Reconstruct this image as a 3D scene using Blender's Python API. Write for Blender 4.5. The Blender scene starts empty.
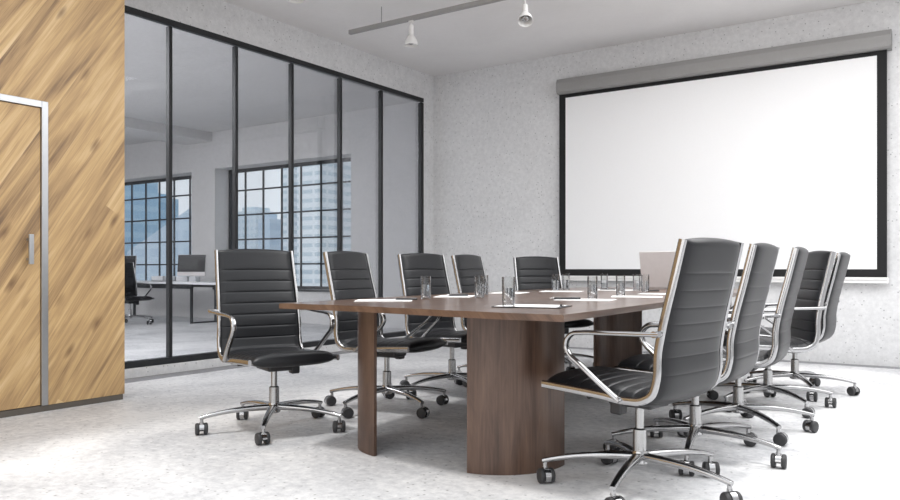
import bpy, bmesh, math, random
from mathutils import Vector, Matrix
R = math.radians
PI = math.pi
sc = bpy.context.scene
COL = sc.collection

# ------------------------------------------------------------------ camera
TH = 34.03
cam_d = bpy.data.cameras.new('camera')
cam = bpy.data.objects.new('camera', cam_d)
COL.objects.link(cam)
cam.location = (0, 0, 0.92)
cam.rotation_euler = (R(90), 0, R(TH))
cam_d.sensor_width = 36.0
cam_d.lens = 770.0 / 900.0 * 36.0
cam_d.shift_y = 19.0 / 900.0
cam_d.clip_end = 1000
sc.camera = cam

# ------------------------------------------------------------------ view + light
sc.view_settings.view_transform = 'Standard'
sc.view_settings.look = 'None'
sc.view_settings.gamma = 1.0
sc.view_settings.use_curve_mapping = False
sc.view_settings.exposure = 0.0

w = bpy.data.worlds.new('world')
sc.world = w
w.use_nodes = True
w.node_tree.nodes['Background'].inputs[0].default_value = (0.90, 0.95, 1.0, 1)
w.node_tree.nodes['Background'].inputs[1].default_value = 1.15

def area(name, loc, sx, sy, power, color, rot=(0, 0, 0), spread=180):
    l = bpy.data.lights.new(name, 'AREA')
    l.shape = 'RECTANGLE'
    l.size = sx; l.size_y = sy
    l.energy = power; l.color = color
    l.spread = R(spread)
    o = bpy.data.objects.new(name, l)
    o.location = loc; o.rotation_euler = rot
    COL.objects.link(o)
    return o

area('ceiling_opening_fill', (-0.4, 0.7, 3.62), 7.0, 6.2, 88, (1.0, 0.985, 0.97))  # added lamp filling the made-up ceiling opening over the camera
area('side_opening_fill', (0.27, 5.33, 3.62), 5.7, 2.7, 205, (1.0, 0.985, 0.975))  # added lamp in a second unseen opening, brightens the screen wall
area('rear_wall_fill', (-1.2, -2.97, 1.75), 8.0, 2.6, 95, (1.0, 0.985, 0.97), (R(90), 0, 0))  # added fill lamp against the solid rear wall, no window there
area('office_ceiling_fill', (-10.0, 1.9, 3.62), 6.0, 2.8, 560, (0.985, 0.985, 1.0))  # added lamp in an unseen opening of the office ceiling
area('office_rear_fill', (-11.0, -2.97, 1.75), 8.0, 2.6, 60, (0.985, 0.985, 1.0), (R(90), 0, 0))  # added office fill on the solid rear wall, without a window
sd = bpy.data.lights.new('sun', 'SUN')
sd.energy = 1.75; sd.angle = R(7); sd.color = (1.0, 0.98, 0.95)
sun = bpy.data.objects.new('sun', sd)
sun.rotation_euler = Vector((-0.03, 0.34, -1)).to_track_quat('-Z', 'Y').to_euler()
COL.objects.link(sun)

# ------------------------------------------------------------------ materials
MATS = {}
def newmat(name):
    m = bpy.data.materials.new(name)
    m.use_nodes = True
    nt = m.node_tree
    return m, nt, nt.nodes['Principled BSDF'], nt.nodes, nt.links

def simple(name, col, rough=0.5, metal=0.0, noise=0.04, nscale=30, bump=0.0, **kw):
    m, nt, b, N, L = newmat(name)
    b.inputs['Roughness'].default_value = rough
    b.inputs['Metallic'].default_value = metal
    tc = N.new('ShaderNodeTexCoord')
    nz = N.new('ShaderNodeTexNoise'); nz.inputs['Scale'].default_value = nscale
    nz.inputs['Detail'].default_value = 4
    L.new(tc.outputs['Object'], nz.inputs['Vector'])
    rp = N.new('ShaderNodeValToRGB')
    rp.color_ramp.elements[0].position = 0.3; rp.color_ramp.elements[1].position = 0.7
    rp.color_ramp.elements[0].color = tuple(c * (1 - noise) for c in col) + (1,)
    rp.color_ramp.elements[1].color = tuple(min(1, c * (1 + noise)) for c in col) + (1,)
    L.new(nz.outputs['Fac'], rp.inputs['Fac'])
    L.new(rp.outputs['Color'], b.inputs['Base Color'])
    if bump:
        bp = N.new('ShaderNodeBump'); bp.inputs['Strength'].default_value = bump
        bp.inputs['Distance'].default_value = 0.002
        L.new(nz.outputs['Fac'], bp.inputs['Height'])
        L.new(bp.outputs['Normal'], b.inputs['Normal'])
    for k, v in kw.items():
        b.inputs[k.replace('_', ' ')].default_value = v
    MATS[name] = m
    return m

def concrete(name, base, dark, rough=0.85, pit=0.45, big=0.35, floor=False):
    m, nt, b, N, L = newmat(name)
    b.inputs['Roughness'].default_value = rough
    tc = N.new('ShaderNodeTexCoord')
    mp = N.new('ShaderNodeMapping')
    L.new(tc.outputs['Object'], mp.inputs['Vector'])
    n1 = N.new('ShaderNodeTexNoise'); n1.inputs['Scale'].default_value = 1.1 if floor else 0.9
    n1.inputs['Detail'].default_value = 8; n1.inputs['Roughness'].default_value = 0.62
    n1.inputs['Distortion'].default_value = 0.6
    n2 = N.new('ShaderNodeTexNoise'); n2.inputs['Scale'].default_value = 22
    n2.inputs['Detail'].default_value = 6; n2.inputs['Roughness'].default_value = 0.7
    vo = N.new('ShaderNodeTexVoronoi'); vo.inputs['Scale'].default_value = 24 if not floor else 24
    n3 = N.new('ShaderNodeTexNoise'); n3.inputs['Scale'].default_value = 9
    for n in (n1, n2, vo, n3): L.new(mp.outputs['Vector'], n.inputs['Vector'])
    r1 = N.new('ShaderNodeValToRGB')
    r1.color_ramp.elements[0].position = 0.37 if floor else 0.30; r1.color_ramp.elements[1].position = 0.58 if floor else 0.64
    r1.color_ramp.elements[0].color = tuple(dark) + (1,)
    r1.color_ramp.elements[1].color = tuple(base) + (1,)
    mixf = N.new('ShaderNodeMath'); mixf.operation = 'MULTIPLY_ADD'
    mixf.inputs[1].default_value = big
    sub = N.new('ShaderNodeMath'); sub.operation = 'MULTIPLY'; sub.inputs[1].default_value = 1 - big
    L.new(n2.outputs['Fac'], sub.inputs[0])
    L.new(n1.outputs['Fac'], mixf.inputs[0]); L.new(sub.outputs[0], mixf.inputs[2])
    L.new(mixf.outputs[0], r1.inputs['Fac'])
    # pits: small dark air holes
    pr = N.new('ShaderNodeValToRGB')
    pr.color_ramp.elements[0].position = 0.05; pr.color_ramp.elements[1].position = 0.19
    pr.color_ramp.elements[0].color = (0, 0, 0, 1); pr.color_ramp.elements[1].color = (1, 1, 1, 1)
    L.new(vo.outputs['Distance'], pr.inputs['Fac'])
    th = N.new('ShaderNodeMath'); th.operation = 'GREATER_THAN'; th.inputs[1].default_value = 0.46
    L.new(n3.outputs['Fac'], th.inputs[0])
    inv = N.new('ShaderNodeMath'); inv.operation = 'SUBTRACT'; inv.inputs[0].default_value = 1
    L.new(pr.outputs['Color'], inv.inputs[1])
    am = N.new('ShaderNodeMath'); am.operation = 'MULTIPLY'
    L.new(inv.outputs[0], am.inputs[0]); L.new(th.outputs[0], am.inputs[1])
    am2 = N.new('ShaderNodeMath'); am2.operation = 'MULTIPLY'; am2.inputs[1].default_value = pit
    L.new(am.outputs[0], am2.inputs[0])
    mx = N.new('ShaderNodeMix'); mx.data_type = 'RGBA'
    L.new(am2.outputs[0], mx.inputs['Factor'])
    L.new(r1.outputs['Color'], mx.inputs['A'])
    mx.inputs['B'].default_value = (0.12, 0.12, 0.12, 1)
    L.new(mx.outputs['Result'], b.inputs['Base Color'])
    bp = N.new('ShaderNodeBump'); bp.inputs['Strength'].default_value = 0.25
    bp.inputs['Distance'].default_value = 0.004
    L.new(n2.outputs['Fac'], bp.inputs['Height']); L.new(bp.outputs['Normal'], b.inputs['Normal'])
    MATS[name] = m
    return m

concrete('wall_concrete', (0.74, 0.74, 0.745), (0.56, 0.56, 0.565), pit=0.75)
concrete('office_concrete', (0.72, 0.715, 0.715), (0.61, 0.605, 0.605), pit=0.2)
concrete('ceiling_plaster', (0.78, 0.765, 0.76), (0.72, 0.705, 0.70), pit=0.0, big=0.7)
concrete('floor_concrete', (0.75, 0.75, 0.755), (0.42, 0.425, 0.445), rough=0.55, pit=0.8, big=0.55, floor=True)
concrete('floor_strip', (0.27, 0.27, 0.28), (0.22, 0.22, 0.23), rough=0.6, pit=0.2)  # plain darker grey for the flat strips beside kerb and wall
simple('black_metal', (0.018, 0.019, 0.021), 0.4, 0.3)
simple('window_metal', (0.035, 0.038, 0.042), 0.5, 0.2)
simple('chrome', (0.44, 0.44, 0.445), 0.14, 1.0, noise=0.01)
simple('satin_chrome', (0.42, 0.42, 0.42), 0.24, 1.0, noise=0.02)
simple('aluminium', (0.48, 0.49, 0.505), 0.38, 1.0, noise=0.02)
simple('leather', (0.013, 0.0135, 0.0155), 0.36, 0.0, noise=0.12, nscale=240, bump=0.12, Specular_IOR_Level=0.33)
simple('black_plastic', (0.022, 0.022, 0.024), 0.45)
simple('wheel_rubber', (0.028, 0.028, 0.030), 0.5)
simple('white_paint', (0.78, 0.77, 0.76), 0.45, noise=0.01)
simple('track_grey', (0.30, 0.295, 0.29), 0.5, noise=0.02)
simple('paper', (0.86, 0.86, 0.86), 0.7, noise=0.01)
simple('screen_fabric', (0.84, 0.84, 0.845), 0.8, noise=0.006, nscale=60)
simple('screen_black', (0.006, 0.006, 0.0065), 0.8)
simple('case_grey', (0.27, 0.265, 0.26), 0.5, noise=0.02)
simple('laptop_silver', (0.60, 0.57, 0.57), 0.5, 0.25, noise=0.02)
simple('display_glass', (0.012, 0.012, 0.014), 0.08)
simple('display_dark', (0.022, 0.022, 0.024), 0.3)  # plain dark screen, no emission
simple('white_desk', (0.80, 0.81, 0.83), 0.3, noise=0.01)
simple('plinth_dark', (0.10, 0.085, 0.07), 0.6)
simple('ground_city', (0.22, 0.24, 0.26), 0.9)

def wood(name, cols, angle_axis=None, angle=0.0, plank=0.0, scale=(2.0, 30.0), rough=0.4, axis_u='Z', axis_v='Y', knots=False, coat=0.0, streak=0.5):
    m, nt, b, N, L = newmat(name)
    b.inputs['Roughness'].default_value = rough
    b.inputs['Coat Weight'].default_value = coat
    b.inputs['Coat Roughness'].default_value = 0.12
    tc = N.new('ShaderNodeTexCoord')
    sp = N.new('ShaderNodeSeparateXYZ'); L.new(tc.outputs['Object'], sp.inputs[0])
    def math_(op, a, b_=None, c_=None):
        n = N.new('ShaderNodeMath'); n.operation = op
        for i, v in enumerate((a, b_, c_)):
            if v is None: continue
            if isinstance(v, (int, float)): n.inputs[i].default_value = v
            else: L.new(v, n.inputs[i])
        return n.outputs[0]
    U = sp.outputs[axis_u]; V = sp.outputs[axis_v]
    W = sp.outputs[[a for a in 'XYZ' if a not in (axis_u, axis_v)][0]]
    V = math_('ADD', V, W)
    ca, sa = math.cos(angle), math.sin(angle)
    u = math_('ADD', math_('MULTIPLY', U, ca), math_('MULTIPLY', V, sa))
    v = math_('SUBTRACT', math_('MULTIPLY', V, ca), math_('MULTIPLY', U, sa))
    pid = 0.0
    if plank:
        pv = math_('DIVIDE', v, plank)
        fl = math_('FLOOR', pv)
        wn = N.new('ShaderNodeTexWhiteNoise'); wn.noise_dimensions = '1D'
        L.new(fl, wn.inputs['W'])
        # stagger board ends
        ul = math_('ADD', math_('DIVIDE', u, 2.9), math_('MULTIPLY', wn.outputs['Value'], 3.0))
        fu = math_('FLOOR', ul)
        wn2 = N.new('ShaderNodeTexWhiteNoise'); wn2.noise_dimensions = '2D'
        cb = N.new('ShaderNodeCombineXYZ'); L.new(fl, cb.inputs[0]); L.new(fu, cb.inputs[1])
        L.new(cb.outputs[0], wn2.inputs['Vector'])
        pid = wn2.outputs['Value']
        fr = math_('FRACT', pv)
        edge = math_('MINIMUM', fr, math_('SUBTRACT', 1.0, fr))
    cx = N.new('ShaderNodeCombineXYZ')
    off = math_('MULTIPLY', pid, 37.0) if plank else 0.0
    L.new(math_('ADD', math_('MULTIPLY', u, scale[0]), off), cx.inputs[0])
    L.new(math_('MULTIPLY', v, scale[1]), cx.inputs[1])
    if plank: L.new(off, cx.inputs[2])
    n1 = N.new('ShaderNodeTexNoise'); n1.inputs['Scale'].default_value = 1.0
    n1.inputs['Detail'].default_value = 5; n1.inputs['Roughness'].default_value = 0.6
    n1.inputs['Distortion'].default_value = 1.2
    L.new(cx.outputs[0], n1.inputs['Vector'])
    cx2 = N.new('ShaderNodeCombineXYZ')
    L.new(math_('ADD', math_('MULTIPLY', u, scale[0] * 0.7), off), cx2.inputs[0])
    L.new(math_('MULTIPLY', v, scale[1] * 0.22), cx2.inputs[1])
    n2 = N.new('ShaderNodeTexNoise'); n2.inputs['Scale'].default_value = 1.0
    n2.inputs['Detail'].default_value = 4; n2.inputs['Distortion'].default_value = 1.6
    L.new(cx2.outputs[0], n2.inputs['Vector'])
    cx3 = N.new('ShaderNodeCombineXYZ')
    L.new(math_('MULTIPLY', u, scale[0] * 3), cx3.inputs[0])
    L.new(math_('MULTIPLY', v, scale[1] * 7), cx3.inputs[1])
    n3 = N.new('ShaderNodeTexNoise'); n3.inputs['Scale'].default_value = 1.0
    n3.inputs['Detail'].default_value = 2
    L.new(cx3.outputs[0], n3.inputs['Vector'])
    f = math_('ADD', math_('MULTIPLY', n1.outputs['Fac'], streak), math_('MULTIPLY', n2.outputs['Fac'], 0.85 - streak))
    f = math_('ADD', f, math_('MULTIPLY', n3.outputs['Fac'], 0.15))
    if plank:
        f = math_('ADD', f, math_('MULTIPLY', math_('SUBTRACT', pid, 0.5), 0.05))
    rp = N.new('ShaderNodeValToRGB')
    pos = (0.34, 0.44, 0.53, 0.68)
    rp.color_ramp.elements[0].position = pos[0]; rp.color_ramp.elements[0].color = tuple(cols[0]) + (1,)
    rp.color_ramp.elements[1].position = pos[3]; rp.color_ramp.elements[1].color = tuple(cols[3]) + (1,)
    for p, c in ((pos[1], cols[1]), (pos[2], cols[2])):
        e = rp.color_ramp.elements.new(p); e.color = tuple(c) + (1,)
    L.new(f, rp.inputs['Fac'])
    out = rp.outputs['Color']
    if plank:
        mx = N.new('ShaderNodeMix'); mx.data_type = 'RGBA'
        g = math_('LESS_THAN', edge, 0.012)
        L.new(math_('MULTIPLY', g, 0.25), mx.inputs['Factor'])
        L.new(out, mx.inputs['A']); mx.inputs['B'].default_value = tuple(cols[0]) + (1,)
        out = mx.outputs['Result']
    if knots:
        ck = N.new('ShaderNodeCombineXYZ')
        L.new(math_('MULTIPLY', u, 2.0), ck.inputs[0]); L.new(math_('MULTIPLY', v, 5.0), ck.inputs[1])
        vo = N.new('ShaderNodeTexVoronoi'); vo.inputs['Scale'].default_value = 1.3
        L.new(ck.outputs[0], vo.inputs['Vector'])
        kr = N.new('ShaderNodeValToRGB')
        kr.color_ramp.elements[0].position = 0.03; kr.color_ramp.elements[0].color = (0.85, 0.85, 0.85, 1)
        kr.color_ramp.elements[1].position = 0.20; kr.color_ramp.elements[1].color = (0, 0, 0, 1)
        ds = math_('ADD', vo.outputs['Distance'], math_('MULTIPLY', math_('SUBTRACT', n1.outputs['Fac'], 0.5), 0.25))
        L.new(ds, kr.inputs['Fac'])
        mk = N.new('ShaderNodeMix'); mk.data_type = 'RGBA'
        L.new(kr.outputs['Color'], mk.inputs['Factor'])
        L.new(out, mk.inputs['A']); mk.inputs['B'].default_value = (0.16, 0.085, 0.04, 1)
        out = mk.outputs['Result']
    L.new(out, b.inputs['Base Color'])
    MATS[name] = m
    return m

wood('oak_planks', [(0.19, 0.115, 0.06), (0.38, 0.24, 0.115), (0.54, 0.355, 0.165), (0.74, 0.55, 0.32)],
     angle=R(33), plank=0.21, streak=0.30, scale=(1.0, 26.0), rough=0.5, axis_u='Z', axis_v='Y', knots=True)
WAL = [(0.045, 0.024, 0.016), (0.082, 0.045, 0.030), (0.118, 0.068, 0.046), (0.165, 0.10, 0.068)]
wood('walnut_top', WAL, scale=(1.3, 14.0), rough=0.28, axis_u='Y', axis_v='X', coat=0.35)
wood('walnut_leg', WAL, scale=(1.5, 12.0), rough=0.38, axis_u='Z', axis_v='Y', coat=0.1)

def glass_pane(name, tint, refl=0.12):
    m = bpy.data.materials.new(name); m.use_nodes = True
    N = m.node_tree.nodes; L = m.node_tree.links
    N.remove(N['Principled BSDF'])
    out = N['Material Output']
    t = N.new('ShaderNodeBsdfTransparent'); t.inputs[0].default_value = tuple(tint) + (1,)
    g = N.new('ShaderNodeBsdfGlossy'); g.inputs['Roughness'].default_value = 0.02
    g.inputs[0].default_value = (0.92, 0.93, 0.95, 1)
    fr = N.new('ShaderNodeFresnel'); fr.inputs[0].default_value = 1.35
    mu = N.new('ShaderNodeMath'); mu.operation = 'MULTIPLY'; mu.inputs[1].default_value = refl * 8
    L.new(fr.outputs[0], mu.inputs[0])
    mi = N.new('ShaderNodeMath'); mi.operation = 'MINIMUM'; mi.inputs[1].default_value = 0.9
    L.new(mu.outputs[0], mi.inputs[0])
    mx = N.new('ShaderNodeMixShader')
    L.new(mi.outputs[0], mx.inputs[0]); L.new(t.outputs[0], mx.inputs[1]); L.new(g.outputs[0], mx.inputs[2])
    L.new(mx.outputs[0], out.inputs[0])
    MATS[name] = m
    return m
glass_pane('partition_glass', (0.885, 0.89, 0.90), 0.05)
glass_pane('window_glass', (0.97, 0.98, 0.985), 0.03)

def real_glass(name, col, ior):
    m, nt, b, N, L = newmat(name)
    b.inputs['Base Color'].default_value = tuple(col) + (1,)
    b.inputs['Roughness'].default_value = 0.0
    b.inputs['IOR'].default_value = ior
    b.inputs['Transmission Weight'].default_value = 1.0
    MATS[name] = m
glass_pane('drinking_glass', (0.95, 0.955, 0.955), 0.10)
real_glass('water', (0.97, 0.98, 1.0), 1.33)

def facade(name, wallc, winc, sx, sz, fx=0.6, fz=0.45):  # distance haze is mixed into both colours: pale and low contrast
    m, nt, b, N, L = newmat(name)
    b.inputs['Roughness'].default_value = 0.8
    tc = N.new('ShaderNodeTexCoord')
    sp = N.new('ShaderNodeSeparateXYZ'); L.new(tc.outputs['Object'], sp.inputs[0])
    def M(op, a, v):
        n = N.new('ShaderNodeMath'); n.operation = op
        L.new(a, n.inputs[0])
        if isinstance(v, (int, float)): n.inputs[1].default_value = v
        else: L.new(v, n.inputs[1])
        return n.outputs[0]
    hx = M('ADD', sp.outputs['X'], sp.outputs['Y'])
    ax = M('LESS_THAN', M('FRACT', M('DIVIDE', hx, sx), 0), fx)
    az = M('LESS_THAN', M('FRACT', M('DIVIDE', sp.outputs['Z'], sz), 0), fz)
    k = M('MULTIPLY', ax, az)
    mx = N.new('ShaderNodeMix'); mx.data_type = 'RGBA'
    L.new(k, mx.inputs['Factor'])
    mx.inputs['A'].default_value = tuple(wallc) + (1,); mx.inputs['B'].default_value = tuple(winc) + (1,)
    L.new(mx.outputs['Result'], b.inputs['Base Color'])
    MATS[name] = m
facade('tower_blue', (0.40, 0.58, 0.72), (0.31, 0.50, 0.66), 1.6, 3.2, 0.9, 0.6)
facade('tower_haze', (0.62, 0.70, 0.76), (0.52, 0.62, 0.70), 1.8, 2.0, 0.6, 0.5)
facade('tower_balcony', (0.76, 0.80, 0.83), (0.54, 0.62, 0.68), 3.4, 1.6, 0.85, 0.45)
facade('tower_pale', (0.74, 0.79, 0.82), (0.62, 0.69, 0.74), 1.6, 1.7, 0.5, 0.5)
facade('tower_slate', (0.50, 0.60, 0.70), (0.43, 0.54, 0.65), 5.0, 3.2, 0.7, 0.5)

# ------------------------------------------------------------------ mesh helpers
def link(name, me, mat=None, parent=None):
    o = bpy.data.objects.new(name, me)
    COL.objects.link(o)
    if mat: me.materials.append(MATS[mat])
    if parent: o.parent = parent
    return o

def obj(name, bm, mat, parent=None, smooth=False, angle=35):
    me = bpy.data.meshes.new(name)
    bmesh.ops.recalc_face_normals(bm, faces=bm.faces)
    bm.to_mesh(me); bm.free()
    if smooth:
        me.polygons.foreach_set('use_smooth', [True] * len(me.polygons))
        me.set_sharp_from_angle(angle=R(angle))
    return link(name, me, mat, parent)

def box(bm, x0, x1, y0, y1, z0, z1, bev=0.0, seg=2, mat=None):
    if x0 > x1: x0, x1 = x1, x0
    if y0 > y1: y0, y1 = y1, y0
    if z0 > z1: z0, z1 = z1, z0
    r = bmesh.ops.create_cube(bm, size=1.0)
    vs = r['verts']
    for v in vs:
        v.co = Vector((x0 + (v.co.x + .5) * (x1 - x0), y0 + (v.co.y + .5) * (y1 - y0), z0 + (v.co.z + .5) * (z1 - z0)))
        if mat is not None: v.co = mat @ v.co
    if bev:
        es = list({e for v in vs for e in v.link_edges})
        bmesh.ops.bevel(bm, geom=es, offset=bev, segments=seg, profile=0.5, affect='EDGES')
    return bm

def cyl(bm, p0, p1, r0, r1=None, n=20, cap=True):
    p0 = Vector(p0); p1 = Vector(p1)
    r1 = r0 if r1 is None else r1
    d = p1 - p0
    q = d.to_track_quat('Z', 'Y').to_matrix().to_4x4()
    mt = Matrix.Translation((p0 + p1) / 2) @ q
    bmesh.ops.create_cone(bm, cap_ends=cap, segments=n, radius1=r0, radius2=r1, depth=d.length, matrix=mt)
    return bm

def lathe(bm, prof, n=24, mt=None, close=False):
    rings = []
    for (r, z) in prof:
        ring = []
        if r < 1e-6:
            v = bm.verts.new((0, 0, z)); ring = [v]
        else:
            for i in range(n):
                a = 2 * PI * i / n
                ring.append(bm.verts.new((r * math.cos(a), r * math.sin(a), z)))
        rings.append(ring)
    if mt is not None:
        for ring in rings:
            for v in ring: v.co = mt @ v.co
    pairs = list(zip(rings, rings[1:]))
    if close: pairs.append((rings[-1], rings[0]))
    for a, b in pairs:
        for i in range(n):
            j = (i + 1) % n
            if len(a) == 1 and len(b) == 1: continue
            if len(a) == 1: bm.faces.new((a[0], b[i], b[j]))
            elif len(b) == 1: bm.faces.new((a[i], a[j], b[0]))
            else: bm.faces.new((a[i], a[j], b[j], b[i]))
    return bm

def smooth_path(pts, step=0.01):
    P = [Vector(p) for p in pts]
    P = [P[0] * 2 - P[1]] + P + [P[-1] * 2 - P[-2]]
    out = []
    for i in range(1, len(P) - 2):
        a, b, c, d = P[i - 1], P[i], P[i + 1], P[i + 2]
        n = max(2, int((c - b).length / step))
        # centripetal-ish: scale tangents by chord length
        L1 = (b - a).length; L2 = (c - b).length; L3 = (d - c).length
        m1 = ((b - a) / max(L1, 1e-6) * L2 + (c - b) / max(L2, 1e-6) * L1) / max(L1 + L2, 1e-6) * L2
        m2 = ((c - b) / max(L2, 1e-6) * L3 + (d - c) / max(L3, 1e-6) * L2) / max(L2 + L3, 1e-6) * L2
        for k in range(n):
            t = k / n
            h00 = 2 * t**3 - 3 * t**2 + 1; h10 = t**3 - 2 * t**2 + t
            h01 = -2 * t**3 + 3 * t**2; h11 = t**3 - t**2
            out.append(b * h00 + m1 * h10 + c * h01 + m2 * h11)
    out.append(P[-2].copy())
    return out

def sweep(bm, path, a, b, lateral=Vector((0, 1, 0)), n=12, power=2.6, taper=None):
    """superellipse section: a along lateral, b in plane."""
    rings = []
    m = len(path)
    for i, p in enumerate(path):
        t = (path[min(i + 1, m - 1)] - path[max(i - 1, 0)]).normalized()
        lat = (lateral - t * lateral.dot(t)).normalized()
        nn = t.cross(lat)
        s = taper(i / (m - 1)) if taper else (1, 1)
        ring = []
        for k in range(n):
            an = 2 * PI * k / n
            ca, sa = math.cos(an), math.sin(an)
            x = math.copysign(abs(ca) ** (2 / power), ca) * a * s[0]
            y = math.copysign(abs(sa) ** (2 / power), sa) * b * s[1]
            ring.append(bm.verts.new(p + lat * x + nn * y))
        rings.append(ring)
    for r0, r1 in zip(rings, rings[1:]):
        for k in range(n):
            bm.faces.new((r0[k], r0[(k + 1) % n], r1[(k + 1) % n], r1[k]))
    bm.faces.new(rings[0][::-1]); bm.faces.new(rings[-1])
    return bm

def prism(bm, pts, z0, z1):
    lo = [bm.verts.new((x, y, z0)) for x, y in pts]
    hi = [bm.verts.new((x, y, z1)) for x, y in pts]
    n = len(pts)
    bm.faces.new(lo[::-1]); bm.faces.new(hi)
    for i in range(n):
        bm.faces.new((lo[i], lo[(i + 1) % n], hi[(i + 1) % n], hi[i]))
    return bm

def empty(name, loc=(0, 0, 0), rz=0.0):
    o = bpy.data.objects.new(name, None)
    o.empty_display_size = 0.1
    o.location = loc; o.rotation_euler = (0, 0, rz)
    COL.objects.link(o)
    return o

def tag(o, label, cat, group=None, kind=None):
    if label: o['label'] = label
    if cat: o['category'] = cat
    if group: o['group'] = group
    if kind: o['kind'] = kind
    return o

def struct(name, bm, mat, label=None, parent=None):
    o = obj(name, bm, mat, parent)
    if parent is None: o['kind'] = 'structure'
    if label: o['label'] = label
    return o

NB = bmesh.new

# ------------------------------------------------------------------ setting: main room
XL, YB, ZC = -5.884, 8.326, 3.47
XR, YF = 3.5, -3.0

struct('floor', box(NB(), -16.2, XR, YF, YB, -0.2, 0.0), 'floor_concrete', 'pale mottled concrete floor running through both rooms')
o = struct('floor_office', box(NB(), -16.2, XL - 0.05, YB, 9.9, -0.2, 0.0), 'floor_concrete', 'concrete floor strip by the office windows')

bm = NB()   # ceiling of the meeting room with openings added out of view to let light in
box(bm, XL, -2.6, 3.95, YB, ZC, ZC + 0.2)
box(bm, -2.6, XR, 6.7, YB, ZC, ZC + 0.2)
box(bm, 3.15, XR, 3.95, 6.7, ZC, ZC + 0.2)
box(bm, XL, XR, YF, -2.4, ZC, ZC + 0.2)
box(bm, XL, -3.95, -2.4, 3.95, ZC, ZC + 0.2)
box(bm, 3.15, XR, -2.4, 3.95, ZC, ZC + 0.2)
struct('ceiling', bm, 'ceiling_plaster', 'light grey plaster ceiling of the meeting room')

struct('wall_back', box(NB(), XL - 0.10, XR + 0.2, YB, YB + 0.2, 0, ZC + 0.2), 'wall_concrete', 'light concrete wall behind the projection screen')
struct('wall_right', box(NB(), XR, XR + 0.2, YF, YB, 0, ZC + 0.2), 'wall_concrete', 'concrete wall on the right')
struct('wall_front', box(NB(), -16.2, XR + 0.2, YF - 0.2, YF, 0, ZC + 0.2), 'wall_concrete', 'concrete wall behind the viewpoint')
bm = NB()
box(bm, XL - 0.10, XL, YF, YB, 3.137, ZC + 0.2)          # concrete band above the glazing
box(bm, XL - 0.10, XL, 8.10, YB, 0, 3.137)               # pier beside the corner
box(bm, XL - 0.10, XL, YF, 2.2, 0, 3.137)
struct('wall_left', bm, 'wall_concrete', 'concrete wall band above the black framed glazing')
struct('trim_1', box(NB(), XL - 0.10, XL + 0.045, 2.2, 8.10, 0.0, 0.08, 0.004), 'wall_concrete', 'low concrete kerb under the glazed partition')
struct('trim_2', box(NB(), XL + 0.045, XL + 0.25, 3.235, YB - 0.17, 0.0, 0.002), 'floor_strip', 'flat dark grey floor strip along the glazed partition')
struct('trim_3', box(NB(), XL + 0.045, XR, YB - 0.16, YB, 0.0, 0.002), 'floor_strip', 'flat dark grey floor strip along the screen wall')

# glazed partition
part = empty('window_1', (XL, 5.2, 0.08)); tag(part, 'black framed floor to ceiling glass partition', None, kind='structure')
part['kind'] = 'structure'
def at_origin(o, p):      # parts are modelled in world space, keep them there
    o.matrix_parent_inverse = Matrix.Translation(p.location).inverted()
    return o
bm = NB()
box(bm, XL - 0.045, XL + 0.005, 2.2, 8.10, 3.085, 3.137, 0.003)
box(bm, XL - 0.075, XL + 0.005, 2.2, 8.10, 0.08, 0.135, 0.003)
box(bm, XL - 0.045, XL + 0.004, 8.04, 8.10, 0.135, 3.075, 0.003)
at_origin(obj('window_frame', bm, 'black_metal', part), part)
ys = [2.2, 2.80, 3.54, 4.28, 5.022, 5.764, 6.515, 7.246, 8.035]
for i, y in enumerate(ys[1:-1]):
    at_origin(obj('mullion', box(NB(), XL - 0.045, XL + 0.004, y - 0.017, y + 0.017, 0.135, 3.075, 0.003), 'black_metal', part), part)
for a, b in zip(ys, ys[1:]):
    at_origin(obj('glass_pane', box(NB(), XL - 0.042, XL - 0.032, a, b, 0.125, 3.09), 'partition_glass', part), part)

# timber clad entrance block
XW, YW = -4.95, 3.222
DY0, DY1, DZ = 1.70, 2.63, 1.955
bm = NB()
box(bm, XL, XW, DY1 + 0.045, YW, 0.04, ZC)
box(bm, XL, XW, YF, DY0 - 0.045, 0.04, ZC)
box(bm, XL, XW, DY0 - 0.045, DY1 + 0.045, DZ + 0.045, ZC)
struct('wall_entrance', bm, 'oak_planks', 'wall clad in diagonal golden oak planks')
struct('baseboard_entrance', box(NB(), XL, XW - 0.004, YF, YW - 0.01, 0.0, 0.04), 'plinth_dark', 'dark recessed plinth under the oak wall')
dr = empty('door_1', (XW - 0.02, DY1, 0.04)); tag(dr, 'flush oak plank door with a slim metal frame', None, kind='structure')
at_origin(obj('door_leaf', box(NB(), XL + 0.3, XW - 0.006, DY0, DY1, 0.045, DZ), 'oak_planks', dr), dr)
bm = NB()
box(bm, XW - 0.1, XW + 0.008, DY1 + 0.003, DY1 + 0.045, 0.041, DZ + 0.045, 0.002)
box(bm, XW - 0.1, XW + 0.008, DY0 - 0.045, DY0 - 0.003, 0.041, DZ + 0.045, 0.002)
box(bm, XW - 0.1, XW + 0.008, DY0 - 0.003, DY1 + 0.003, DZ + 0.003, DZ + 0.045, 0.002)
at_origin(obj('door_frame', bm, 'aluminium', dr), dr)
bm = NB()
box(bm, XW + 0.03, XW + 0.045, 2.535, 2.565, 0.95, 1.14, 0.003)
box(bm, XW - 0.006, XW + 0.031, 2.542, 2.558, 0.975, 0.99)
box(bm, XW - 0.006, XW + 0.031, 2.542, 2.558, 1.10, 1.115)
at_origin(obj('door_handle', bm, 'aluminium', dr), dr)

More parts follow.
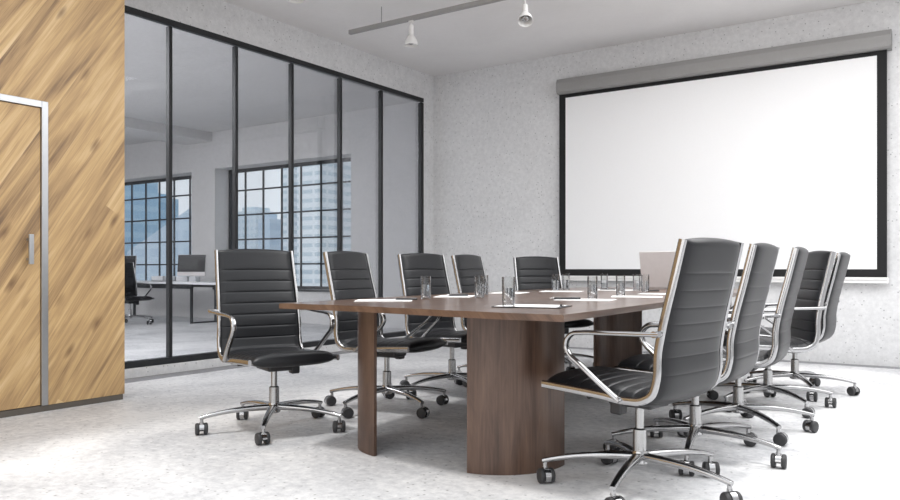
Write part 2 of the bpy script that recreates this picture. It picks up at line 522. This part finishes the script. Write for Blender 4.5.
# ------------------------------------------------------------------ setting: office behind the glass
YO = 9.43
W1 = (-15.6, -12.33, 0.57, 2.77)
W2 = (-11.65, -8.30, 0.57, 2.79)
bm = NB()
T = YO + 0.45
box(bm, -16.2, W1[0], YO, T, 0, ZC + 0.2)
box(bm, W1[1], W2[0], YO, T, 0, ZC + 0.2)
box(bm, W2[1], XL, YO, T, 0, ZC + 0.2)
for W in (W1, W2):
    box(bm, W[0], W[1], YO, T, 0, W[2]); box(bm, W[0], W[1], YO, T, W[3], ZC + 0.2)
struct('wall_office_back', bm, 'office_concrete', 'pale office wall with two gridded windows')
struct('wall_office_left', box(NB(), -16.4, -16.2, YF, T, 0, ZC + 0.2), 'office_concrete', 'far left wall of the office')
struct('wall_office_right', box(NB(), XL - 0.10, XL, YB + 0.2, YO, 0, ZC + 0.2), 'office_concrete', 'short office wall beyond the partition')
bm = NB()  # office ceiling, its unseen opening added for the lamp above
box(bm, -16.2, XL - 0.10, 3.4, YO, ZC, ZC + 0.2)
box(bm, -16.2, XL - 0.10, YF, 0.4, ZC, ZC + 0.2)
box(bm, -16.2, -13.1, 0.4, 3.4, ZC, ZC + 0.2)
box(bm, -6.9, XL - 0.10, 0.4, 3.4, ZC, ZC + 0.2)
struct('ceiling_office', bm, 'office_concrete', 'pale ceiling of the office behind the glass')
struct('trim_4', box(NB(), -12.49, -11.72, YF, YO, 3.30, ZC), 'office_concrete', 'ceiling beam in the office')

def grid_window(name, W, xs, label):
    root = empty(name, ((W[0] + W[1]) / 2, YO + 0.35, W[2])); tag(root, label, None, kind='structure')
    zs = [0.57, 1.01, 1.47, 1.93, 2.39, W[3]]
    y = YO + 0.35
    bm = NB()
    box(bm, W[0], W[1], y - 0.03, y + 0.03, W[3] - 0.06, W[3]); box(bm, W[0], W[1], y - 0.03, y + 0.03, W[2], W[2] + 0.05)
    box(bm, W[0], W[0] + 0.05, y - 0.03, y + 0.03, W[2], W[3]); box(bm, W[1] - 0.05, W[1], y - 0.03, y + 0.03, W[2], W[3])
    at_origin(obj('window_frame', bm, 'window_metal', root), root)
    bm = NB()
    for x in xs: box(bm, x - 0.015, x + 0.015, y - 0.012, y + 0.012, W[2], W[3])
    for z in zs[1:-1]: box(bm, W[0], W[1], y - 0.013, y + 0.013, z - 0.014, z + 0.014)
    at_origin(obj('glazing_bars', bm, 'window_metal', root), root)
    at_origin(obj('glass_pane', box(NB(), W[0], W[1], y + 0.002, y + 0.008, W[2], W[3]), 'window_glass', root), root)
    at_origin(obj('window_sill', box(NB(), W[0] - 0.03, W[1] + 0.03, YO - 0.03, y - 0.03, W[2] - 0.03, W[2] + 0.004), 'window_metal', root), root)
grid_window('window_2', W1, [-15.23, -14.76, -14.27, -13.81, -13.33, -12.83], 'left black gridded office window with a blue tower outside')
grid_window('window_3', W2, [-11.21, -10.73, -10.25, -9.77, -9.29, -8.81], 'right black gridded office window facing pale towers')

# ------------------------------------------------------------------ projection screen
scr = empty('projection_screen', (-2.34, YB, 0.8))
tag(scr, 'large white pull-down projection screen with black border and grey case', 'projection screen')
ysn = 8.26
at_origin(obj('screen_surface', box(NB(), -3.937, -0.726, ysn - 0.004, ysn, 0.918, 2.93), 'screen_fabric', scr), scr)
bm = NB()
X0, X1, Z0, Z1 = -4.018, -0.643, 0.842, 2.99
x0, x1, z0, z1 = -3.937, -0.726, 0.918, 2.93
y0, y1 = ysn - 0.0045, ysn + 0.0005
box(bm, X0, x0, y0, y1, Z0, Z1); box(bm, x1, X1, y0, y1, Z0, Z1)
box(bm, x0, x1, y0, y1, Z0, z0); box(bm, x0, x1, y0, y1, z1, Z1)
at_origin(obj('black_border', bm, 'screen_black', scr), scr)
bm = NB()
pr = [(8.322, 3.15), (8.322, 2.972), (8.20, 2.972), (8.175, 2.99), (8.17, 3.03), (8.17, 3.09), (8.19, 3.14), (8.24, 3.155)]
v0 = [bm.verts.new((-4.02, y, z)) for y, z in pr]; v1 = [bm.verts.new((-0.605, y, z)) for y, z in pr]
bm.faces.new(v0); bm.faces.new(v1[::-1])
for i in range(len(pr)):
    j = (i + 1) % len(pr); bm.faces.new((v0[i], v1[i], v1[j], v0[j]))
at_origin(obj('case', bm, 'case_grey', scr), scr)
at_origin(obj('case_mark', box(NB(), -0.74, -0.67, 8.1685, 8.1705, 3.082, 3.086), 'track_grey', scr), scr)
bm = NB(); box(bm, -4.03, -0.63, ysn - 0.03, ysn + 0.03, 0.815, 0.842, 0.004); box(bm, -4.03, -0.63, ysn - 0.022, ysn + 0.022, 0.785, 0.815, 0.004)
at_origin(obj('bottom_bar', bm, 'white_paint', scr), scr)

# ------------------------------------------------------------------ conference table
tb = empty('conference_table', (-2.15, 4.8, 0.0))
tag(tb, 'long walnut conference table on curved panel pedestals', 'table')
TT = [(-2.84, 2.69), (-2.48, 2.705), (-2.15, 2.675), (-1.80, 2.625), (-1.50, 2.60), (-1.245, 2.595), (-1.30, 3.84), (-1.385, 5.8), (-1.44, 6.90), (-2.2, 7.0), (-3.03, 6.92), (-2.985, 5.5), (-2.95, 4.2), (-2.90, 3.4)]
bm = NB(); prism(bm, TT, 0.723, 0.75)
es = [e for e in bm.edges if abs(e.verts[0].co.z - e.verts[1].co.z) < 1e-6]
bmesh.ops.bevel(bm, geom=es, offset=0.003, segments=2, affect='EDGES')
at_origin(obj('tabletop', bm, 'walnut_top', tb), tb)
def arc_panel(cx, cy, r, a0, a1, th=0.018, n=28):
    bm = NB(); pts = []
    for i in range(n + 1):
        a = R(a0 + (a1 - a0) * i / n); pts.append((cx + r * math.cos(a), cy + r * math.sin(a)))
    for i in range(n, -1, -1):
        a = R(a0 + (a1 - a0) * i / n); pts.append((cx + (r - th) * math.cos(a), cy + (r - th) * math.sin(a)))
    lo = [bm.verts.new((x, y, 0.0)) for x, y in pts]; hi = [bm.verts.new((x, y, 0.7225)) for x, y in pts]
    m = len(pts)
    for i in range(m): bm.faces.new((lo[i], lo[(i + 1) % m], hi[(i + 1) % m], hi[i]))
    for q in (lo, hi):
        for i in range(n): bm.faces.new((q[i], q[i + 1], q[m - 2 - i], q[m - 1 - i]))
    return bm
for (cx, cy, a0, a1) in ((-1.915, 3.256, -84, 8), (-2.37, 3.256, 186, 261), (-1.915, 6.31, -8, 84), (-2.385, 6.31, 96, 188)):
    o = obj('leg', arc_panel(cx, cy, 0.338, a0, a1), 'walnut_leg', tb, smooth=True, angle=40); at_origin(o, tb)
bm = NB(); box(bm, -2.4, -1.9, 3.15, 6.4, 0.69, 0.7225)
at_origin(obj('crossbeam', bm, 'black_metal', tb), tb)

# ------------------------------------------------------------------ conference chair
RAIL = [(0.318, .428), (0.16, .421), (0.03, .414), (-0.10, .405), (-0.165, .412), (-0.208, .440), (-0.225, .49), (-0.231, .60), (-0.247, .69), (-0.289, .865), (-0.328, 1.03)]
CEN = smooth_path([Vector((f, 0, z)) for f, z in RAIL], 0.005)
cum = [0.0]
for a, b in zip(CEN, CEN[1:]): cum.append(cum[-1] + (b - a).length)
TOT = cum[-1]
def at_s(s):
    s = max(0, min(TOT, s))
    lo, hi = 0, len(cum) - 1
    while hi - lo > 1:
        m = (lo + hi) // 2
        if cum[m] <= s: lo = m
        else: hi = m
    t = (s - cum[lo]) / max(1e-9, cum[hi] - cum[lo])
    p = CEN[lo].lerp(CEN[hi], t)
    tg = (CEN[min(hi + 1, len(CEN) - 1)] - CEN[max(lo - 1, 0)]).normalized()
    return p, tg
# seam positions measured along the path (front of seat -> top of back)
S_BEND = 0.545
seams = []
s = 0.105
while s < S_BEND - 0.02:
    seams.append(s); s += 0.066
bs = []
s = TOT - 0.125
while s > S_BEND + 0.02:
    bs.append(s); s -= 0.067
seams += bs
def half_w(s):      # narrower towards the top of the back
    t = s / TOT
    return 0.243 - 0.018 * max(0, (t - 0.45) / 0.55)
def pad(s0, s1, t_up, t_dn, round0, round1, arch=0.0, nose=0.0):
    bm = NB()
    ks = [s0] + [k for k in sorted(seams) if s0 + 0.004 < k < s1 - 0.004] + [s1]
    SS = []
    for a, b in zip(ks, ks[1:]):
        m = 10 if b - a < 0.09 else 16
        for q in range(m): SS.append(a + (b - a) * (0.5 - 0.5 * math.cos(PI * q / m)))
    SS.append(s1)
    n = len(SS) - 1
    nv = 20
    up, dn = [], []
    for i in range(n + 1):
        s = SS[i]
        p, tg = at_s(s)
        nrm = Vector((0, 1, 0)).cross(tg).normalized()     # towards the sitter
        if nrm.z < -0.2 or nrm.x < -0.5: nrm = -nrm
        e = 1.0
        if round0 and s - s0 < round0:
            q = 1 - (s - s0) / round0; e *= max(0.0, 1 - q * q) ** 0.5
        if round1 and s1 - s < round1:
            q = 1 - (s1 - s) / round1; e *= max(0.0, 1 - q * q) ** 0.5
        dmin = min(abs(s - k) for k in seams)
        groove = 0.0034 * max(0.0, 1 - dmin / 0.007) ** 2
        puff = 0.0010 * min(1, dmin / 0.03)
        ru, rd = [], []
        hw = half_w(s)
        for j in range(nv + 1):
            v = -1 + 2 * j / nv
            v = math.copysign(abs(v) ** 0.8, v)
            ed = (1 - abs(v) ** 6) ** 0.5
            bow = 1 - v * v
            c = Vector((p.x, v * hw, p.z))
            if arch: c += tg * arch * bow * max(0, (s - (s1 - 0.15)) / 0.15)
            if nose: c -= tg * nose * bow * max(0, 1 - (s - s0) / 0.15)
            tu = (t_up + puff + 0.008 * bow - groove) * ed * e
            td = (t_dn + puff * 0.6 + 0.007 * bow - groove * 0.45) * ed * e
            ru.append(bm.verts.new(c + nrm * tu)); rd.append(bm.verts.new(c - nrm * td))
        up.append(ru); dn.append(rd)
    for i in range(n):
        for j in range(nv):
            bm.faces.new((up[i][j], up[i][j + 1], up[i + 1][j + 1], up[i + 1][j]))
            bm.faces.new((dn[i][j], dn[i + 1][j], dn[i + 1][j + 1], dn[i][j + 1]))
        bm.faces.new((up[i][0], up[i + 1][0], dn[i + 1][0], dn[i][0]))
        bm.faces.new((up[i][nv], dn[i][nv], dn[i + 1][nv], up[i + 1][nv]))
    for k in (0, n):
        for j in range(nv):
            bm.faces.new((up[k][j], up[k][j + 1], dn[k][j + 1], dn[k][j]))
    bmesh.ops.remove_doubles(bm, verts=bm.verts, dist=0.0002)
    return bm

BASE_PARTS = ('base_leg', 'caster')
NLEG = 5
def make_chair(rz_base):
    root = empty('conference_chair')
    obj('seat', pad(0.0, S_BEND, 0.038, 0.026, 0.034, 0, nose=0.025), 'leather', root, smooth=True, angle=70)
    obj('backrest', pad(S_BEND, TOT, 0.020, 0.026, 0, 0.022, arch=0.012), 'leather', root, smooth=True, angle=70)
    for sgn in (-1, 1):
        pts = []
        for i in range(0, 101):
            s = TOT * i / 100
            p, tg = at_s(s)
            pts.append(Vector((p.x, sgn * (half_w(s) + 0.009), p.z)))
        obj('side_frame', sweep(NB(), pts, 0.0095, 0.0165, n=12, power=3), 'chrome', root, smooth=True, angle=50)
        y = sgn * 0.288
        arm = smooth_path([(-0.262, y, .676), (-0.18, y, .672), (-0.02, y, .667), (0.09, y, .663), (0.138, y, .655), (0.163, y, .630), (0.166, y, .597), (0.149, y, .570), (0.105, y * 0.985, .536), (0.02, y * 0.96, .471), (-0.072, sgn * 0.262, .402)], 0.012)
        bm = sweep(NB(), arm, 0.0145, 0.0095, n=12, power=2.6)
        cyl(bm, (-0.243, sgn * 0.245, .675), (-0.243, sgn * 0.30, .675), 0.013, n=16)
        cyl(bm, (-0.066, sgn * 0.245, .408), (-0.066, sgn * 0.276, .408), 0.011, n=16)
        obj('armrest', bm, 'chrome', root, smooth=True, angle=50)
    bm = NB()
    cyl(bm, (-0.03, -0.24, .398), (-0.03, 0.24, .398), 0.011, n=12)
    cyl(bm, (0.09, -0.24, .40), (0.09, 0.24, .40), 0.011, n=12)
    obj('crossbar', bm, 'black_metal', root, smooth=True)
    bm = NB(); box(bm, -0.10, 0.11, -0.075, 0.075, .345, .395, 0.012)
    obj('tilt_mechanism', bm, 'black_plastic', root)
    bm = NB(); box(bm, 0.005, 0.06, 0.082, 0.135, .318, .385, 0.010); box(bm, 0.02, 0.045, 0.05, 0.10, .355, .38, 0.004)
    obj('tension_knob', bm, 'black_plastic', root)
    bm = NB(); cyl(bm, (0, 0, .23), (0, 0, .36), 0.0175, n=20); cyl(bm, (0, 0, .15), (0, 0, .245), 0.029, 0.028, n=24)
    cyl(bm, (0, 0, .245), (0, 0, .25), 0.028, 0.020, n=24)
    obj('gas_column', bm, 'satin_chrome', root, smooth=True)
    bm = NB(); lathe(bm, [(0, .098), (0.030, .098), (0.036, .105), (0.036, .145), (0.032, .156), (0, .156)], 24)
    obj('base_hub', bm, 'chrome', root, smooth=True)
    # one leg and one caster mesh, shared
    leg_me = wheel_me = hood_me = None
    for k in range(NLEG):
        a = 2 * PI * k / NLEG
        if leg_me is None:
            path = smooth_path([(0.02, 0, .132), (0.12, 0, .131), (0.26, 0, .122), (0.37, 0, .104), (0.408, 0, .095)], 0.02)
            bm = sweep(NB(), path, 0.023, 0.018, n=10, power=3, taper=lambda t: (1 - 0.45 * t, 1 - 0.45 * t))
            cyl(bm, (0.397, 0, .064), (0.397, 0, .100), 0.0095, n=14)
            l = obj('base_leg', bm, 'chrome', root, smooth=True, angle=50); leg_me = l.data
        else:
            l = link('base_leg', leg_me, None, root)
        l.rotation_euler.z = a
        l['base_angle'] = a
        # caster
        if hood_me is None:
            bm = NB()
            n = 18; rr = 0.0345
            prev = None; rows = []
            for i in range(n + 1):
                an = R(-35 + 215 * i / n)
                rows.append([bm.verts.new((math.cos(an) * q, y_, math.sin(an) * q)) for q, y_ in ((rr, -.0125), (rr, .0125), (rr - .006, .0125), (rr - .006, -.0125))])
            for r0, r1 in zip(rows, rows[1:]):
                for q in range(4): bm.faces.new((r0[q], r0[(q + 1) % 4], r1[(q + 1) % 4], r1[q]))
            bm.faces.new(rows[0]); bm.faces.new(rows[-1][::-1])
            cyl(bm, (0, -.0265, 0), (0, .0265, 0), 0.006, n=12)
            cyl(bm, (-0.012, 0, 0.020), (-0.012, 0, 0.040), 0.011, n=14)
            c = obj('caster', bm, 'chrome', root, smooth=True, angle=40); hood_me = c.data
        else:
            c = link('caster', hood_me, None, root)
        c['base_angle'] = a
        for sg in (-1, 1):
            if wheel_me is None:
                bm = NB()
                mt = Matrix.Rotation(R(90), 4, 'X')
                lathe(bm, [(0, -.0115), (.024, -.0115), (.030, -.0095), (.033, -.0045), (.033, .0045), (.030, .0095), (.024, .0115), (0, .0115)], 26, mt)
                wv = obj('wheel', bm, 'wheel_rubber', c, smooth=True, angle=30); wheel_me = wv.data
            else:
                wv = link('wheel', wheel_me, None, c)
            wv.location = (0, sg * 0.0225, 0)
    return root

def kids(o): return [c for c in bpy.data.objects if c.parent == o]
def set_base(root, base_deg, seed):
    rnd = random.Random(seed)
    for c in kids(root):
        if 'base_angle' in c:
            a = c['base_angle'] + R(base_deg) - root.rotation_euler.z
            if c.name.startswith('caster'):
                sw = rnd.uniform(0, 2 * PI)
                # pivot at leg end, wheel trails behind the pin
                px, py = 0.397 * math.cos(a), 0.397 * math.sin(a)
                c.rotation_euler = (0, 0, sw)
                c.location = (px + 0.012 * math.cos(sw), py + 0.012 * math.sin(sw), 0.0335)
            else:
                c.rotation_euler = (0, 0, a)
def copy_chair(src):
    r = src.copy(); COL.objects.link(r)
    for ch in kids(src):
        c = ch.copy(); COL.objects.link(c); c.parent = r
        for g in kids(ch):
            d = g.copy(); COL.objects.link(d); d.parent = c
    return r

proto = make_chair(0)
GL = 'black leather chairs round the conference table'
chairs = [
    (-3.306, 3.094, -22.5, 21, 'black leather chair at the left end of the table, nearest the oak wall'),
    (-3.186, 3.974, 6, 53, 'black leather chair second from the left, against the glass partition side'),
    (-3.19, 4.75, -9.7, 42, 'black leather chair third from the left, behind the leftmost drinking glass'),
    (-3.17, 5.45, 3.5, 41, 'black leather chair fourth from the left, showing before plain concrete'),
    (-3.20, 6.45, -33, 30, 'black leather chair just left of the projection screen, turned to the camera'),
    (-1.155, 3.14, 168.5, 60, 'largest black leather chair, nearest the camera and covering the laptop edge'),
    (-1.125, 3.834, 179.5, 65, 'black leather chair directly behind the nearest right-hand chair'),
    (-1.10, 4.58, 183.5, 25, 'black leather chair third along the right side, seen from its rear edge'),
    (-1.12, 5.46, 209, 27, 'black leather chair on the right side turned so its front pads show'),
    (-1.085, 6.215, 179.5, 8, 'black leather chair farthest right, closest to the screen wall'),
]
for i, (x, y, ph, bs_, lab) in enumerate(chairs):
    c = proto if i == 0 else copy_chair(proto)
    c.location = (x, y, 0); c.rotation_euler = (0, 0, R(ph))
    set_base(c, bs_, 11 + i)
    tag(c, lab, 'chair', GL)
c = copy_chair(proto)
c.location = (-11.62, 7.66, 0); c.rotation_euler = (0, 0, R(-5)); set_base(c, 15, 40)
tag(c, 'black office chair at the white desk behind the glass', 'chair')
if 'group' in c: del c['group']

# ------------------------------------------------------------------ things on the table
def glass_me():
    bm = NB()
    lathe(bm, [(0, .001), (.026, .001), (.0275, .004), (.0295, .128), (.0290, .130), (.0283, .128), (.0265, .010), (.024, .008), (0, .008)], 28)
    return bm
def water_me(h):
    bm = NB(); lathe(bm, [(0, .0083), (.0238, .0083), (.0262, .0105), (.0262 + .0017 * (h - .01) / .118, h), (0, h)], 28)
    return bm
GP = [((-2.555, 3.54), 'drinking glass of water at the left of the table, before the third chair'),
      ((-2.383, 3.838), 'drinking glass of water, front one of the touching pair left of centre'),
      ((-2.63, 4.29), 'drinking glass peeking from behind the pair left of centre'),
      ((-1.667, 2.924), 'nearest and largest drinking glass, standing on a white sheet by the table front'),
      ((-2.64, 5.36), 'drinking glass in front of the chair left of the projection screen'),
      ((-2.71, 5.69), 'drinking glass just right of and behind the one before the far chair'),
      ((-1.773, 4.068), 'drinking glass beside the black pen, left in the right-hand row'),
      ((-2.56, 6.12), 'faint drinking glass farthest back, in front of the screen bar'),
      ((-1.823, 4.619), 'drinking glass in the middle of the right-hand row'),
      ((-1.955, 5.43), 'drinking glass standing beside the laptop edge'),
      ((-2.15, 5.78), 'drinking glass half hidden behind the one beside the laptop')]
g0 = None
for i, ((x, y), lab) in enumerate(GP):
    if g0 is None:
        g0 = obj('drinking_glass', glass_me(), 'drinking_glass', None, smooth=True, angle=30); g = g0
        obj('water', water_me(0.082), 'water', g, smooth=True, angle=30)
    else:
        g = g0.copy(); COL.objects.link(g)
        for ch in kids(g0):
            d = ch.copy(); COL.objects.link(d); d.parent = g
    g.location = (x, y, 0.75)
    tag(g, lab, 'glass', 'drinking glasses on the table')

def sheet(x, y, rz, w, l, name, label, cat, group=None, mat='paper', th=0.003, z=0.75):
    bm = NB(); box(bm, -w / 2, w / 2, -l / 2, l / 2, 0.0002, th, 0.0006, 1)
    o = obj(name, bm, mat); o.location = (x, y, z); o.rotation_euler.z = R(rz)
    tag(o, label, cat, group)
    return o
GS = 'paper sheets laid out on the table'
sheet(-2.60, 3.22, 35, 0.30, 0.22, 'paper_sheet', 'white paper sheet at the left end of the table with a black pen', 'paper', GS)
sheet(-2.63, 3.95, 25, 0.22, 0.30, 'paper_sheet', 'white paper sheet between the leftmost glass and the glass pair', 'paper', GS)
sheet(-2.70, 4.75, 15, 0.22, 0.30, 'paper_sheet', 'white paper sheet behind the pair of glasses', 'paper', GS)
sheet(-2.55, 5.28, 15, 0.30, 0.22, 'paper_sheet', 'white paper sheet before the chair left of the screen', 'paper', GS)
sheet(-1.74, 3.90, 10, 0.30, 0.21, 'paper_sheet', 'white paper sheet under the long black pen on the right', 'paper', GS)
sheet(-1.68, 4.52, 20, 0.30, 0.21, 'paper_sheet', 'white paper sheet below the middle right glass', 'paper', GS)
sheet(-1.72, 5.12, 10, 0.30, 0.21, 'paper_sheet', 'white paper sheet in front of the laptop', 'paper', GS)
sheet(-2.36, 5.85, 10, 0.30, 0.21, 'paper_sheet', 'white paper sheet with a small black pen, far centre of table', 'paper', GS)
cb = empty('clipboard', (-1.63, 3.075, 0.75), R(12)); tag(cb, 'dark-edged clipboard with white sheet under the nearest glass', 'clipboard')
obj('board', box(NB(), -0.155, 0.155, -0.115, 0.115, 0.0002, 0.004, 0.001, 1), 'black_plastic', cb)
obj('sheet', box(NB(), -0.145, 0.135, -0.105, 0.105, 0.0042, 0.0055), 'paper', cb)
bm = NB(); box(bm, 0.125, 0.140, -0.025, 0.025, 0.0056, 0.008, 0.001, 1); cyl(bm, (0.132, -0.006, 0.010), (0.132, 0.006, 0.010), 0.004, n=10)
obj('clip', bm, 'black_metal', cb)
# the glass that stands on the clipboard
for o in list(bpy.data.objects):
    if o.name == 'drinking_glass.003': o.location.z = 0.7558

def pen(x, y, rz, label, z=0.7533, L_=0.14, r=0.005):
    p = empty('pen', (x, y, z), R(rz)); tag(p, label, 'pen', 'black pens on the table')
    bm = NB(); cyl(bm, (-L_ * .35, 0, r), (L_ * .5, 0, r), r, r, 12)
    obj('barrel', bm, 'black_plastic', p, smooth=True)
    bm = NB(); cyl(bm, (-L_ * .5, 0, r), (-L_ * .35, 0, r), 0.001, r, 12)
    obj('tip', bm, 'satin_chrome', p, smooth=True)
    bm = NB(); box(bm, L_ * .2, L_ * .49, -.0012, .0012, r * 2, r * 2 + .0015)
    obj('clip', bm, 'satin_chrome', p)
pen(-2.53, 3.31, 20, 'black pen on the leftmost paper sheet')
pen(-2.63, 3.97, 45, 'black pen on the sheet beside the leftmost drinking glass', r=0.006)
pen(-1.84, 3.85, 30, 'long black pen at the near right of the table', L_=0.17, r=0.006)
pen(-2.42, 5.83, 20, 'small black pen on the far centre sheet')
pen(-2.02, 5.72, 40, 'black pen lying left of the laptop', z=0.75)

lp = empty('laptop', (-2.125, 6.40, 0.75), R(1)); tag(lp, 'open silver laptop seen from behind its lid', 'laptop')
bm = NB(); box(bm, -0.20, 0.20, 0.0, 0.27, 0.0, 0.016, 0.004)
obj('base', bm, 'laptop_silver', lp)
mt = Matrix.Translation((0, 0.0, 0.012)) @ Matrix.Rotation(R(14), 4, 'X')
bm = NB(); box(bm, -0.205, 0.205, -0.008, 0.0, 0.0, 0.315, 0.004, 2, mt)
obj('lid', bm, 'laptop_silver', lp)
bm = NB(); box(bm, -0.19, 0.19, 0.0003, 0.0015, 0.015, 0.288, 0, 2, mt)
obj('display', bm, 'display_glass', lp)
bm = NB(); box(bm, -0.17, 0.17, 0.05, 0.16, 0.0163, 0.018)
obj('keyboard', bm, 'black_plastic', lp)

# ------------------------------------------------------------------ ceiling spot tracks
def track(x0, x1, y, rods, label):
    t = empty('light_track', ((x0 + x1) / 2, y, ZC)); tag(t, label, 'light track')
    bm = NB(); box(bm, x0, x1, y - 0.02, y + 0.02, 3.268, 3.310, 0.003)
    at_origin(obj('rail', bm, 'track_grey', t), t)
    for x in rods:
        bm = NB(); cyl(bm, (x, y, 3.30), (x, y, ZC - 0.001), 0.004, n=8)
        at_origin(obj('hanger_rod', bm, 'track_grey', t), t)
track(-5.15, -2.72, 5.83, (-4.74, -2.9), 'grey ceiling track crossing the top edge of the picture')
track(-5.3, -2.72, 4.345, (-4.9, -2.9), 'grey ceiling track nearer the camera, just above the frame')
def spot(x, y, yaw, tilt, label, drop=0.05):
    s = empty('spotlight', (x, y, 3.27), R(yaw)); tag(s, label, 'spotlight')
    bm = NB(); box(bm, -0.025, 0.025, -0.012, 0.012, -0.022, -0.001, 0.003); cyl(bm, (0, 0, -0.02), (0, 0, -drop), 0.006, n=10)
    cyl(bm, (-0.02, 0, -drop), (0.02, 0, -drop), 0.008, n=12)
    obj('bracket', bm, 'white_paint', s, smooth=True)
    mt = Matrix.Translation((0, 0, -drop)) @ Matrix.Rotation(R(tilt), 4, 'X')
    bm = NB(); lathe(bm, [(0, .004), (.020, .004), (.025, .0), (.025, -.085), (.020, -.088), (0, -.088)], 22, mt)
    obj('lamp_body', bm, 'white_paint', s, smooth=True)
    bm = NB(); lathe(bm, [(.018, -.086), (.032, -.098), (.055, -.14), (.066, -.185), (.0640, -.185), (.053, -.141), (.030, -.10), (.018, -.09)], 26, mt, close=True)
    obj('lamp_shade', bm, 'white_paint', s, smooth=True)
    bm = NB(); lathe(bm, [(0, -.076), (.015, -.08), (.020, -.11), (.034, -.14), (.030, -.165), (.015, -.176), (0, -.178)], 20, mt)
    obj('bulb', bm, 'chrome', s, smooth=True)
spot(-4.38, 5.83, 0, 0, 'white ceiling spotlight hanging straight down near the rail end')
spot(-3.16, 5.83, TH - 4, -30, 'white ceiling spotlight turned to face the camera, bulb visible', 0.095)
spot(-4.40, 4.345, 0, 0, 'white ceiling spotlight whose tip shows at the top edge')

# ------------------------------------------------------------------ office furniture behind the glass
dk = empty('office_desk', (-11.6, 8.5, 0)); tag(dk, 'white desk on dark metal legs behind the glass partition', 'desk')
bm = NB(); box(bm, -13.4, -10.0, 8.15, 8.95, 0.665, 0.70, 0.004)
at_origin(obj('desktop', bm, 'white_desk', dk), dk)
for x in (-13.2, -10.85):
    bm = NB()
    for y in (8.30, 8.80): box(bm, x - .018, x + .018, y - .018, y + .018, 0.0, 0.665)
    box(bm, x - .018, x + .018, 8.30, 8.80, 0.0, 0.025)
    at_origin(obj('leg', bm, 'window_metal', dk), dk)
bm = NB(); box(bm, -13.2, -10.85, 8.30, 8.34, 0.60, 0.64); box(bm, -13.2, -10.85, 8.76, 8.80, 0.60, 0.64)
at_origin(obj('rail', bm, 'window_metal', dk), dk)

def computer(x, y, rz, label):
    m = empty('desktop_computer', (x, y, 0.70), R(rz)); tag(m, label, 'computer')
    bm = NB(); box(bm, -0.10, 0.10, -0.08, 0.10, 0.0, 0.008, 0.003); box(bm, -0.06, 0.06, 0.03, 0.045, 0.008, 0.14)
    obj('stand', bm, 'aluminium', m)
    mt = Matrix.Translation((0, 0, 0.10)) @ Matrix.Rotation(R(-6), 4, 'X')
    bm = NB(); box(bm, -0.265, 0.265, -0.012, 0.012, 0.0, 0.37, 0.005, 2, mt); obj('housing', bm, 'laptop_silver', m)
    bm = NB(); box(bm, -0.26, 0.26, -0.0135, -0.0125, 0.07, 0.365, 0, 2, mt); obj('display', bm, 'display_dark', m)
    bm = NB(); box(bm, -0.22, 0.22, -0.16, -0.05, 0.0, 0.012, 0.003); o = obj('keyboard', bm, 'white_desk', m); o.location.y = -0.05
computer(-11.12, 8.50, 22, 'silver desktop computer with dark screen on the office desk')
computer(-13.12, 8.50, 22, 'second desktop computer cut off by the oak wall edge')
GT = 'white trays on the office desk'
for x, y, lab in ((-12.1, 8.65, 'white document tray left of the desktop computer'), (-11.5, 8.72, 'white document tray directly behind the black partition post')):
    t = empty('document_tray', (x, y, 0.70)); tag(t, lab, 'tray')
    bm = NB(); box(bm, -0.17, 0.17, -0.13, 0.13, 0, 0.012); box(bm, -0.17, -0.16, -0.13, 0.13, 0, 0.09); box(bm, 0.16, 0.17, -0.13, 0.13, 0, 0.09); box(bm, -0.17, 0.17, -0.13, -0.12, 0, 0.09); box(bm, -0.17, 0.17, 0.12, 0.13, 0, 0.09)
    obj('tray_body', bm, 'white_desk', t)
    bm = NB(); box(bm, -0.15, 0.15, -0.11, 0.11, 0.0125, 0.07); obj('paper_stack', bm, 'paper', t)

# ------------------------------------------------------------------ the city outside
def towers(name, x0, x1, y0, y1, top, mat, label, cat='building', slope=0.0):
    b = empty(name, ((x0 + x1) / 2, (y0 + y1) / 2, -40)); tag(b, label, cat)
    bm = NB(); box(bm, x0, x1, y0, y1, -40, top)
    if slope:
        for v in bm.verts:
            if v.co.z > 0 and v.co.x < (x0 + x1) / 2: v.co.z -= slope
    at_origin(obj('walls', bm, mat, b), b)
    if not slope:
        bm = NB(); box(bm, x0 + 1, x1 - 2, y0 + 1, y1 - 1, top, top + 1.2); at_origin(obj('rooftop', bm, mat, b), b)
towers('office_tower', -176.0, -163.0, 106, 115, 26.0, 'tower_blue', 'blue glass tower filling the left of the left window')
towers('office_tower', -172.5, -170.0, 118, 126, 19.0, 'tower_blue', 'low blue annex stepping down beside the blue tower')
towers('sloped_building', -137.5, -117.5, 90, 98, 12.3, 'tower_slate', 'blue-grey building with a roof sloping up to the right', slope=8.0)
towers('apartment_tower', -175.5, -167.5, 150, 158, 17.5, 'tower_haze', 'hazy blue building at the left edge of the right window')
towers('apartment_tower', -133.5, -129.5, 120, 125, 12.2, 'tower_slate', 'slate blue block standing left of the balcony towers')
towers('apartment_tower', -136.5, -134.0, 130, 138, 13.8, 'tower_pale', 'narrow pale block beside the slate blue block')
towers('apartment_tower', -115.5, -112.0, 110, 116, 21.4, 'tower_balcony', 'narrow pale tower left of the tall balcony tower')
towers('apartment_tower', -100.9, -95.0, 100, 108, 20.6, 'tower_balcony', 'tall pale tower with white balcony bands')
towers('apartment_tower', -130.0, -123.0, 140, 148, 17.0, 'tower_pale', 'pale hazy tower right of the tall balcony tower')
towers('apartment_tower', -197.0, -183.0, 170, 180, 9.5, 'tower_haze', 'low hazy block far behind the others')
struct('ground', box(NB(), -500, 300, 12, 600, -40.5, -40.0), 'ground_city', 'grey city ground far below the windows')
